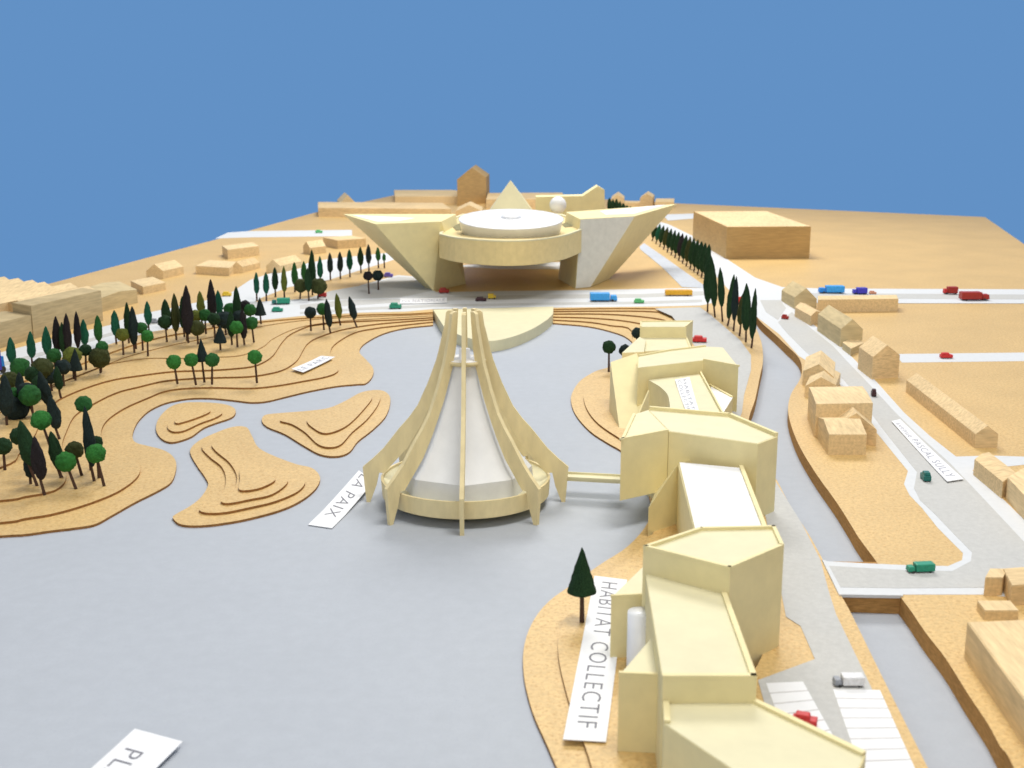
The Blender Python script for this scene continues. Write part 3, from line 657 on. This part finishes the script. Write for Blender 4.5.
A_, D_ = P(135, 733, .03), P(183, 746, .03); dirv = P(95, 767, .03)-A_
B_ = A_+dirv*3.6
def topx(p):
    v = p-Vector((0, 0, H)); zc = v.y*cp-v.z*sp; yc = v.y*sp+v.z*cp
    return (512+F*v.x/zc, 384-F*yc/zc)
card('white card lettered PL, cut off by the bottom edge on the lake', topx(A_), topx(B_), topx(D_+(B_-A_)), topx(D_), .03, ["PLAN D'EAU"], v0=.20, v1=.62, u0=.13, u1=.97, curlf=lambda u: .07*(1-u)**3)
card('small white card lying on the upper terraces of the left park', (303, 373), (335, 357.5), (321, 356.5), (291.5, 369.5), 3*STEP+.012, ['LE PARC'], ink=PALEINK, curl=.02, v0=.25, v1=.75)
card('long white avenue card lying on the right avenue above the dark teal car', (891.5, 422), (947, 482.5), (963.5, 480), (900, 420), z3+.01, ['avenue PASCAL SULLY'], ink=PALEINK, curl=.02, v0=.2, v1=.8)
card('curled white card with two grey lines on the terrace roof', (675, 381), (686.5, 414), (699, 412.5), (689.5, 378.5), 1.52, ['HABITAT', 'COLLECTIF'], curl=.04, v0=.12, v1=.85)
card('faint white street card on the cross road before the left palace wing', (400, 304), (447, 303), (447, 298), (400, 298.5), z3+.01, ['rue NATIONALE'], ink=PALEINK, curl=.02, v0=.2, v1=.8)

# ------------------------------------------------------------------ model vehicles
def vehicle(kind, x, y, lpx, hpx, colr, label, ang=0.0, z=z2, cab=None, face=1, cat=None, group='model vehicles on the roads'):
    """centre of footprint at px, length and height in px, ang = heading in the world (radians)"""
    c = P(x, y, z); s = (P(x+50, y, z)-P(x-50, y, z)).x/100
    ln = lpx*s*1.0; hg = max(.14, hpx*s*.92); wd = min(ln*.5, hg*1.15) if kind != 'car' else ln*.5
    wd = max(wd, .14)
    e = empty({'car': 'model_car', 'truck': 'model_truck', 'bus': 'model_bus'}[kind], c, label, cat or {'car': 'car', 'truck': 'truck', 'bus': 'bus'}[kind], group)
    e.rotation_euler = (0, 0, ang)
    def pc(name, x0, x1, w, z0, z1, m, taper=0):
        mb = MB(); pts = []
        for xx in (x0, x1):
            for yy in (-w/2, w/2): pts.append((xx, yy, z0))
        for xx in (x0+taper, x1-taper):
            for yy in (-w/2*(1-.15*bool(taper)), w/2*(1-.15*bool(taper))): pts.append((xx, yy, z1))
        mb.hull(pts); o = mb.build(name, [m], None, min(.02, w*.08)); o.parent = e; return o
    M = PAINTS[colr]; C = PAINTS[cab or colr]; f = face
    g = hg*.16
    if kind == 'car':
        pc('body', -ln/2, ln/2, wd, g*.7, hg*.66, M)
        pc('cabin', -ln*.36-f*ln*.05, ln*.28-f*ln*.05, wd*.9, hg*.66, hg, M, ln*.05)
    elif kind == 'truck':
        b0, b1 = (-ln/2, ln*.22) if f > 0 else (-ln*.22, ln/2)
        pc('cargo_box', b0, b1, wd, g, hg, M)
        c0, c1 = (ln*.25, ln/2) if f > 0 else (-ln/2, -ln*.25)
        pc('cabin', c0, c1, wd*.92, g, hg*.72, C, ln*.02)
        pc('chassis', -ln*.48, ln*.48, wd*.6, g*.6, g*1.1, PAINTS['tyre'])
    else:
        pc('body', -ln/2, ln/2, wd, g, hg, M)
        pc('roof', -ln*.46, ln*.46, wd*.8, hg, hg*1.06, C)
    r = g*.95
    for xx in (-ln*.32, ln*.32):
        for yy in (-wd*.42, wd*.42):
            mb = MB()
            n = 10
            pts = [(xx+r*math.cos(2*math.pi*k/n), yy+s_*wd*.06, r+r*math.sin(2*math.pi*k/n)) for k in range(n) for s_ in (-1, 1)]
            mb.hull(pts); o = mb.build('wheel', [PAINTS['tyre']], None); o.parent = e
    return e
V = vehicle
V('truck', 603.5, 301, 27, 9, 'lblue', 'bright blue truck on the cross road below the palace', 0, cab='lblue')
V('car', 639, 303, 10, 5, 'lgreen', 'light green car between the blue truck and the orange bus')
V('bus', 678.5, 295.5, 27, 6, 'orange', 'long orange bus on the cross road right of the palace')
V('car', 444, 293, 10, 6, 'dred', 'dark red car at the foot of the left palace wing')
V('truck', 492, 299, 8, 6, 'yellow', 'yellow box van behind the dark car on the cross road', face=1)
V('car', 481, 301, 11, 4.5, 'dark', 'dark maroon car left of the yellow van')
V('car', 395.5, 308.5, 12, 6.5, 'green', 'teal car on the cross road right of the leaning dark cypress', .05)
V('truck', 281, 304, 18, 6.5, 'green', 'long teal truck at the crossing of the left avenue', .15, cab='dgreen', face=-1)
V('car', 277.5, 311.5, 11, 5, 'green', 'short teal car in front of the long teal truck', .1)
V('car', 322.5, 297, 8, 7, 'red', 'red car beside the brown ball trees at the crossing')
V('car', 388.5, 277, 9, 5, 'purple', 'purple car on the square behind two dark ball trees')
V('car', 319, 233, 7, 3.5, 'lgreen', 'tiny green car on the upper left street')
V('car', 227, 296, 9, 5, 'yellow', 'yellow car on the left avenue behind the cypresses')
V('car', 155, 323, 7, 5, 'grey', 'grey car on the left avenue behind the dark ball tree')
V('truck', -3, 374, 16, 26, 'indigo', 'indigo truck mostly cut off by the left edge of the photo', 1.2, cab='blue')
V('truck', 831, 293, 25, 8, 'lblue', 'bright blue truck on the right side street', 0, z4, face=-1, cab='blue')
V('truck', 859.5, 294, 14, 7, 'indigo', 'indigo van right of the blue truck on the side street', 0, z4, face=-1)
V('car', 872.5, 294, 7, 3.5, 'salmon', 'small salmon car right of the indigo van', 0, z4)
V('truck', 950, 294, 13.5, 8, 'dred', 'short red truck on the far lane of the right side street', 0, z4, face=-1, cab='red')
V('truck', 974, 300, 28, 9, 'dred', 'long dark red truck on the near lane of the right side street', 0, z4, face=1)
V('car', 946, 358, 12, 6, 'red', 'red car alone on the second side street at right')
V('car', 785, 319, 7, 5, 'dred', 'small dark red car on the right avenue before the bend', -.6)
V('car', 741, 304, 7, 8, 'red', 'red car hidden behind the near cypress row')
V('car', 873.5, 396, 9, 8, 'dark', 'black car on the right avenue beside the broad canal side block', 1.4)
V('car', 925.5, 480, 15, 10, 'dgreen', 'dark teal car beside the avenue name card', 1.5)
V('truck', 920, 571.5, 27, 10, 'green', 'green truck driving over the low road bridge', .1, face=-1)
V('car', 804.5, 725, 24, 14, 'red', 'bright red car parked on the white bays behind the flats', -.35)
V('truck', 848, 685, 30, 12, 'white', 'grey truck with white front beside the right hand parking bays', .0, face=-1, cab='grey')
V('car', 699.5, 342, 14, 7, 'red', 'crimson car by the far end of the flats', -.15)

# ------------------------------------------------------------------ trees
def crown_mesh(kind, var, m):
    bm = bmesh.new(); bmesh.ops.create_icosphere(bm, subdivisions=4, radius=1)
    for v in bm.verts:
        p = v.co.copy(); t = (p.z+1)/2      # 0..1
        nz = noise.noise(p*2.3+Vector((var*7.1, kind*3.3, 0)))*.16+noise.noise(p*7+Vector((0, var*5, 0)))*.10+noise.noise(p*16+Vector((var, 0, 0)))*.07
        if kind == 0:       # ball
            v.co = p*(1+nz*.9); 
        elif kind == 1:     # cypress
            r = math.hypot(p.x, p.y)
            prof = (math.sin(math.pi*min(1, t**.78))**.62)*(1-.18*t)
            k = prof/r if r > 1e-4 else 0
            v.co = Vector((p.x*k*(1+nz*1.5), p.y*k*(1+nz*1.5), p.z*(1+.0)))
        else:               # cone
            r = math.hypot(p.x, p.y)
            if t < .12: pr = 1*min(1, r*1.05/.65)*1.0; zz = -1
            else: pr = (1-(t-.12)/.88)**.85; zz = -1+2*(t-.12)/.88
            k = pr/r if r > 1e-4 else 0
            v.co = Vector((p.x*k*(1+nz*.7), p.y*k*(1+nz*.7), zz+nz*.05))
    me = bpy.data.meshes.new('crown'); bm.to_mesh(me); bm.free()
    for p in me.polygons: p.use_smooth = True
    me.materials.append(m); return me
CR = {}
def crown(kind, c):
    key = (kind, c, random.randint(0, 3))
    if key not in CR: CR[key] = crown_mesh(kind, key[2], LEAF[c])
    return CR[key]
bm = bmesh.new(); bmesh.ops.create_cone(bm, segments=8, radius1=1, radius2=.75, depth=1, cap_ends=True)
bmesh.ops.translate(bm, verts=bm.verts[:], vec=(0, 0, .5)); TR = bpy.data.meshes.new('trunk'); bm.to_mesh(TR); bm.free(); TR.materials.append(PIN)
def tree(kind, bx, by, zb, cx, top, bot, hw, c, label, group, tw=None):
    """trunk foot at (bx,by); crown centred on column cx between rows top and bot"""
    g0 = P(bx, by, zb); Yd = g0.y
    pt, pb_ = PY(cx, top, Yd), PY(cx, bot, Yd); s = (PY(cx+50, bot, Yd)-PY(cx-50, bot, Yd)).x/100
    # lean: the crown's foot sits where the trunk ends
    name = {0: 'ball_tree', 1: 'cypress_tree', 2: 'cone_tree'}[kind]
    e = empty(name, g0, label, 'tree', group)
    cc = (pt+pb_)/2; hh = (pt-pb_).length/2
    o = bpy.data.objects.new('crown', crown(kind, c)); COL.objects.link(o); o.parent = e
    o.location = cc-g0; o.scale = (hw*s, hw*s, hh if kind else hw*s); 
    lean = Vector((cc.x-g0.x, 0, max(.2, cc.z-g0.z)))
    rz = random.random()*6.28
    o.rotation_euler = (Matrix.Rotation(math.atan2(lean.x, lean.z)*(1 if kind else .3), 3, 'Y') @ Matrix.Rotation(rz, 3, 'Z')).to_euler()
    t = bpy.data.objects.new('trunk', TR); COL.objects.link(t); t.parent = e
    tip = (cc-g0) if kind == 0 else ((pb_-g0)*.6+(cc-g0)*.4)
    tw = tw or .045
    t.scale = (tw, tw, tip.length); t.rotation_euler = tip.to_track_quat('Z', 'Y').to_euler()
    return e
ORD = ['first', 'second', 'third', 'fourth', 'fifth', 'sixth', 'seventh', 'eighth', 'ninth', 'tenth', 'eleventh', 'twelfth', 'thirteenth', 'fourteenth', 'fifteenth', 'sixteenth', 'seventeenth', 'eighteenth', 'nineteenth', 'twentieth', 'twenty-first', 'twenty-second', 'twenty-third', 'twenty-fourth', 'twenty-fifth', 'twenty-sixth', 'twenty-seventh', 'twenty-eighth', 'twenty-ninth', 'thirtieth']
CN = dict(g='green', b='bright green', d='dark green', t='teal green', n='blue black', o='olive', p='purple black', k='brown green')
LA = [(11, 337, 362, 4.3, 't'), (31, 331, 357, 4.1, 't'), (46.5, 326, 354, 4.2, 't'), (56.5, 316, 351, 4, 'p'), (62.5, 322, 352, 3.5, 'd'), (67, 313, 352, 4, 'p'), (77, 311, 347, 3.3, 'p'), (84, 319, 344, 4, 't'),
      (98, 315, 340, 4, 'g'), (115, 310, 335, 4, 't'), (127.5, 302, 334, 3.5, 'd'), (133, 306, 344, 4.3, 'n'), (147.8, 301, 324, 3.5, 't'), (165.6, 299, 321, 4.3, 'd'), (175, 293, 331, 4.2, 'k'), (183, 296, 328, 3.8, 'd'), (187, 285, 334, 5.3, 'p'), (200.5, 291, 314, 3.8, 'o'), (211.5, 279, 318, 4.2, 'p'), (218.6, 290, 314, 3.7, 't'), (237, 286, 322, 4, 'd')]
for i, (x, t, b, w, c) in enumerate(LA):
    z = L+.01; tree(1, x+1.5, b+9, z, x, t, b+1, w*1.1, c, f'{ORD[i]} cypress counted from the left edge along the lower left avenue, {CN[c]}', 'cypresses along the lower left avenue')
LB = [(256.4, 272, 294, 3, 't'), (266, 272, 294, 3.2, 't'), (275, 267, 290, 3.3, 'd'), (284, 266, 292, 3.2, 'o'), (294.5, 262, 285, 3.4, 'g'), (304, 261, 280, 3.2, 'g'), (312, 249.5, 288, 4, 'd'), (320, 256, 278, 3, 't'), (330, 252.5, 273, 3, 'n'), (340, 251.5, 272, 3.1, 'n'), (349.5, 249, 270, 3.2, 't'), (360.5, 246.5, 266, 3.1, 'd'), (368.5, 244, 264, 3, 'n'), (378, 247, 261, 2.6, 'g'), (384, 253, 261, 2, 'g')]
for i, (x, t, b, w, c) in enumerate(LB):
    tree(1, x+.5, b+7, L+.01, x, t, b, w, c, f'{ORD[i]} cypress from the left in the upper avenue row leading to the palace, {CN[c]}', 'cypresses along the upper left avenue', .05)
def ball(bx, by, cx, cy, r, c, label, zb=L, group='ball trees in the left park', tw=None): tree(0, bx, by, zb, cx, cy-r, cy+r, r, c, label, group, tw)
S = STEP
G = 'ball trees in the left park'
ball(143, 352, 141.6, 328, 5.6, 'g', 'upper of two green ball trees beside the blue black cypress on the left avenue', 4*S)
ball(148, 357, 147.3, 336, 6, 'b', 'lower bright ball tree under the pair on the left avenue terrace', 4*S)
ball(167, 342, 165, 322, 6.8, 'd', 'dark ball tree in front of a stubby cypress on the left avenue', 5*S)
ball(196, 334, 195.7, 316, 6, 'o', 'yellow green ball tree left of the deep green one beneath the olive cypress', L)
ball(206, 334, 204.8, 315, 6, 'g', 'deep green ball tree beneath the olive cypress', L)
ball(198, 344, 197, 328, 7.6, 'k', 'brownish ball tree at the foot of the tall purple black cypress', 5*S)
ball(226, 335, 224.4, 320, 8.6, 'n', 'largest blue black ball tree of the middle clump', L)
ball(231, 328, 230, 309, 6.2, 'g', 'green ball tree at the top of the middle clump', L)
ball(246, 325, 245, 306, 5.6, 'p', 'purple black ball tree in the middle clump near the crossing', L)
ball(251, 328, 250, 310, 6, 'g', 'green ball tree right beside the purple black one near the crossing', L)
ball(237.5, 347, 236.3, 327.5, 6.6, 'b', 'bright green ball tree lowest in the middle clump', 5*S)
ball(254, 342.5, 251.5, 323, 6.4, 'g', 'green ball tree at the right end of the middle clump', 5*S)
ball(177.5, 384, 173.8, 361.8, 7.2, 'b', 'leftmost bright ball tree of the front trio on the terraces', 3*S)
ball(196, 385, 191.2, 359.8, 6.7, 'b', 'bright ball tree just left of the dark cone in the front trio', 3*S)
ball(212, 384.5, 212.2, 359.8, 6.9, 'g', 'mid green ball tree just right of the dark cone in the front trio', 3*S)
ball(257, 383, 254.8, 357, 7, 'b', 'lone bright green ball tree on the open terraces', 3*S)
ball(311, 331, 310.3, 312.5, 5.8, 'n', 'lone blue black ball tree left of the leaning cypresses', 4*S)
ball(324, 330, 322.5, 309, 6, 'g', 'green ball tree half behind the blue black cypress', 4*S)
ball(300, 299, 301, 285.5, 6.8, 'k', 'left of two brown green ball trees by the red car', L)
ball(318, 299, 318.5, 286, 8, 'k', 'right and larger of two brown green ball trees by the red car', L)
ball(369, 294, 368, 275.8, 4.6, 'p', 'left purple black ball tree on the square by the palace', L, 'ball trees on the palace square')
ball(378.5, 290, 377.8, 275.5, 5.4, 'n', 'right blue black ball tree on the square by the palace', L, 'ball trees on the palace square')
tree(2, 204.5, 382.5, 3*S, 201.5, 338, 361, 6.3, 'n', 'dark cone tree among the three front ball trees', 'cone trees')
tree(2, 261, 324, L, 260, 297, 315, 5.8, 'n', 'dark cone tree beside the crossing at the end of the middle clump', 'cone trees')
tree(2, 220.5, 350, 5*S, 220, 325, 342.5, 6.8, 'n', 'dark cone tree below the big blue black ball', 'cone trees')
tree(1, 244.5, 345, 5*S, 243, 309, 339, 4, 'p', 'thin purple black cypress inside the middle clump', 'park cypresses')
tree(1, 330.5, 333, 4*S, 328, 298.5, 327.5, 3.8, 'n', 'blue black cypress in front of the cross road', 'park cypresses')
tree(1, 340.5, 325.5, 4*S, 338, 293, 319, 3.6, 'o', 'slender olive cypress in front of the cross road', 'park cypresses')
tree(1, 357, 327.5, 4*S, 352, 296, 319.5, 4, 'n', 'dark cypress leaning to the left in front of the cross road', 'park cypresses')
# clump at the far left
Z = 3*S
ball(24, 388, 20, 367, 9.3, 'g', 'green ball tree at the top of the far left clump', L)
ball(46, 392, 42, 368.5, 10.5, 'k', 'big brown green ball tree between the far left cypresses', L)
ball(52, 391, 50, 376, 7.5, 'n', 'blue black ball tree right of the big brown green one', L)
ball(56, 376, 54, 355.5, 7, 'g', 'green ball tree under the third avenue cypress', L)
ball(74, 379, 72, 356, 9, 'o', 'olive ball tree behind the small dark cone', 5*S)
tree(2, 75.5, 380.5, 5*S, 75, 348, 370, 7, 'n', 'small dark cone tree in front of the olive ball', 'cone trees')
ball(100.5, 373, 99.5, 357.5, 10.2, 'k', 'fat brown green ball tree alone on the terraces at left', 5*S)
ball(101, 372, 102, 347, 6, 'g', 'green ball tree peeping over the fat brown green one', 5*S)
ball(123.5, 355, 122.3, 334.5, 6.4, 'o', 'bright olive ball tree at the avenue edge', L)
ball(16, 418, 16, 409, 12, 'n', 'huge blue black ball tree near the left edge', 4*S)
ball(15, 416, 13.7, 394, 6.6, 'g', 'small green ball tree above the huge dark one', 4*S)
ball(34, 420, 30, 395.5, 10.3, 'g', 'green ball tree leaning over the left slope', 4*S)
ball(34, 417, 26, 391, 8.5, 'n', 'blue black ball tree just behind the leaning green one', 4*S)
tree(1, 7, 425, 4*S, 5.5, 375, 416, 7.5, 'n', 'broad blue black cypress touching the left edge', 'park cypresses')
tree(1, 51, 412, 4*S, 44, 371, 405, 6, 'n', 'dark cypress behind the leaning ball trees at left', 'park cypresses')
tree(1, 59.5, 439, 3*S, 53.5, 396, 429, 6.8, 'n', 'dark cypress leaning over the empty slope at left', 'park cypresses')
ball(24, 455, 19.5, 436, 9, 'd', 'dark ball tree half hidden by the front cypresses', 3*S)
ball(62, 480, 41, 420, 9.7, 'b', 'bright green ball tree high above the front left cypresses', 2*S)
tree(1, 38, 488, 2*S, 26, 420, 466, 8.2, 'd', 'thick dark cypress leaning left in the front left clump', 'park cypresses')
tree(1, 44.7, 495, 2*S, 38, 436, 480, 6.8, 'p', 'purple black cypress nearest the front in the left clump', 'park cypresses')
tree(1, 63, 480, 2*S, 55.5, 431, 470, 7, 'd', 'dark green cypress beside the front ball trees', 'park cypresses')
ball(76, 489, 65.7, 462, 9.9, 'b', 'bright green ball tree, left one of the front pair', 2*S)
ball(81.8, 475.5, 74.4, 450, 8.7, 'k', 'brown green ball tree between the front pair', 2*S)
ball(91, 470, 83.5, 404, 8.1, 'g', 'green ball tree perched over a slim dark cypress', 2*S)
tree(1, 94.3, 481, 2*S, 88.5, 406, 467, 5.8, 'n', 'slim tall blue black cypress under the perched ball', 'park cypresses')
ball(99, 478, 96.5, 442, 6, 'd', 'small dark ball tree behind the right one of the front pair', 2*S)
ball(104.2, 486, 95.8, 453.5, 9.5, 'b', 'bright green ball tree, right one of the front pair', 2*S)
for a_ in [(31, 394, 33, 374, 8, 'd', 'dark green ball tree wedged between the upper balls of the far left clump', L),
    (64, 386, 62.5, 367, 7.6, 'n', 'blue black ball tree left of the small dark cone', L), (10, 402, 9.5, 380, 8.5, 'k', 'brown green ball tree above the broad cypress at the left edge', L),
    (40, 400, 39, 383, 7.2, 'd', 'dark green ball tree low in the far left clump under the big brown green one', 5*S),
    (86, 370, 85.5, 350, 6, 'd', 'dark ball tree between the olive ball and the fat brown green one', L),
    (215, 338, 214, 319, 6.2, 'd', 'dark green ball tree at the left of the middle clump', L), (239.5, 333, 239, 317, 6.4, 'n', 'blue black ball tree at the heart of the middle clump', L),
    (187, 341, 186.5, 323, 6.2, 'd', 'dark green ball tree left of the brownish one on the avenue', L), (136, 349, 135, 327, 5.6, 'd', 'dark ball tree half behind the blue black avenue cypress', L),
    (5, 470, 3, 446, 8.5, 'd', 'dark green ball tree cut by the left edge above the front slope', 3*S)]:
    ball(*a_)
for i, (bx, by, cx, t, b, w, c, lab, z) in enumerate([(22, 408, 20, 372, 400, 5, 'n', 'narrow blue black cypress among the far left balls', 5*S), (61, 398, 58, 366, 390, 4.6, 'd', 'short dark cypress at the right side of the far left clump', L),
    (232, 345, 231, 311, 337, 4.4, 'd', 'dark green cypress beside the largest blue black ball', L), (31, 486, 29.5, 446, 478, 6, 'n', 'blue black cypress squeezed between the two front left ones', 2*S),
    (309, 301, 308, 268, 292, 3.6, 'd', 'dark cypress between the two brown green ball trees', L)]):
    tree(1, bx, by, z, cx, t, b, w, c, lab, 'park cypresses')
# far right row
n = 15
for i in range(n):
    t = i/(n-1); bx = 652+t*53; by = 241+t*39; hgt = 17+t*17
    c = random.choice('ddkdpdt')
    tree(1, bx, by, L+.01, bx+2.5, by-hgt-2, by-3-t*2, 2.5+t*1.7, c, f'{ORD[i]} cypress from the far end of the row behind the palace square, {CN[c]}', 'far cypress row right of the palace', .05)
RN = [(707.5, 312, 708, 253, 303, 4.4, 'd'), (715, 317, 713, 256, 307, 4.1, 'd'), (722.5, 321.6, 721, 267, 307, 3.6, 'd'), (727.5, 326, 731.3, 274, 319, 3.8, 'd'), (733.5, 331, 735.3, 276, 321, 3.6, 'n'), (739.5, 336, 741.5, 294, 325, 4.2, 'k'), (745.8, 342, 746.3, 283, 331, 5, 'd'), (751.4, 348, 753.8, 288, 339, 3.6, 'd')]
for i, (bx, by, cx, t, b, w, c) in enumerate(RN):
    tree(1, bx, by, L+.01, cx, t, b, w, c, f'{ORD[i]} tall cypress from the road end of the near right row, {CN[c]}', 'near cypress row above the canal')
for i, (x, t, b, w) in enumerate([(609.5, 197.5, 210, 2.6), (613, 199, 211, 2.4), (616.5, 198.5, 211, 2.6), (620, 201, 211.5, 2.2), (623.5, 203, 211.5, 2.2), (627, 205, 211.5, 2), (630.5, 206, 211, 1.8)]):
    tree(1, x, b+2, L, x, t, b, w, 'd', f'{ORD[i]} dark cypress from the left in the clump behind the right palace wing', 'cypresses behind the palace', .05)
ball(608.8, 372, 609, 347, 6.6, 'd', 'dark ball tree at the lake edge left of the flats', 2*S, 'ball trees by the flats')
ball(627, 366, 625, 350.5, 6, 'n', 'blue black ball tree touching the left wall of the flats', 3*S, 'ball trees by the flats')
ball(637, 346, 637, 333, 5.3, 'n', 'blue black ball tree at the far corner of the flats', 4*S, 'ball trees by the flats')
tree(2, 582, 622, 2*S, 582, 547, 592, 14.5, 'd', 'large dark cone tree standing alone beside the lettered card', 'cone trees', .05)
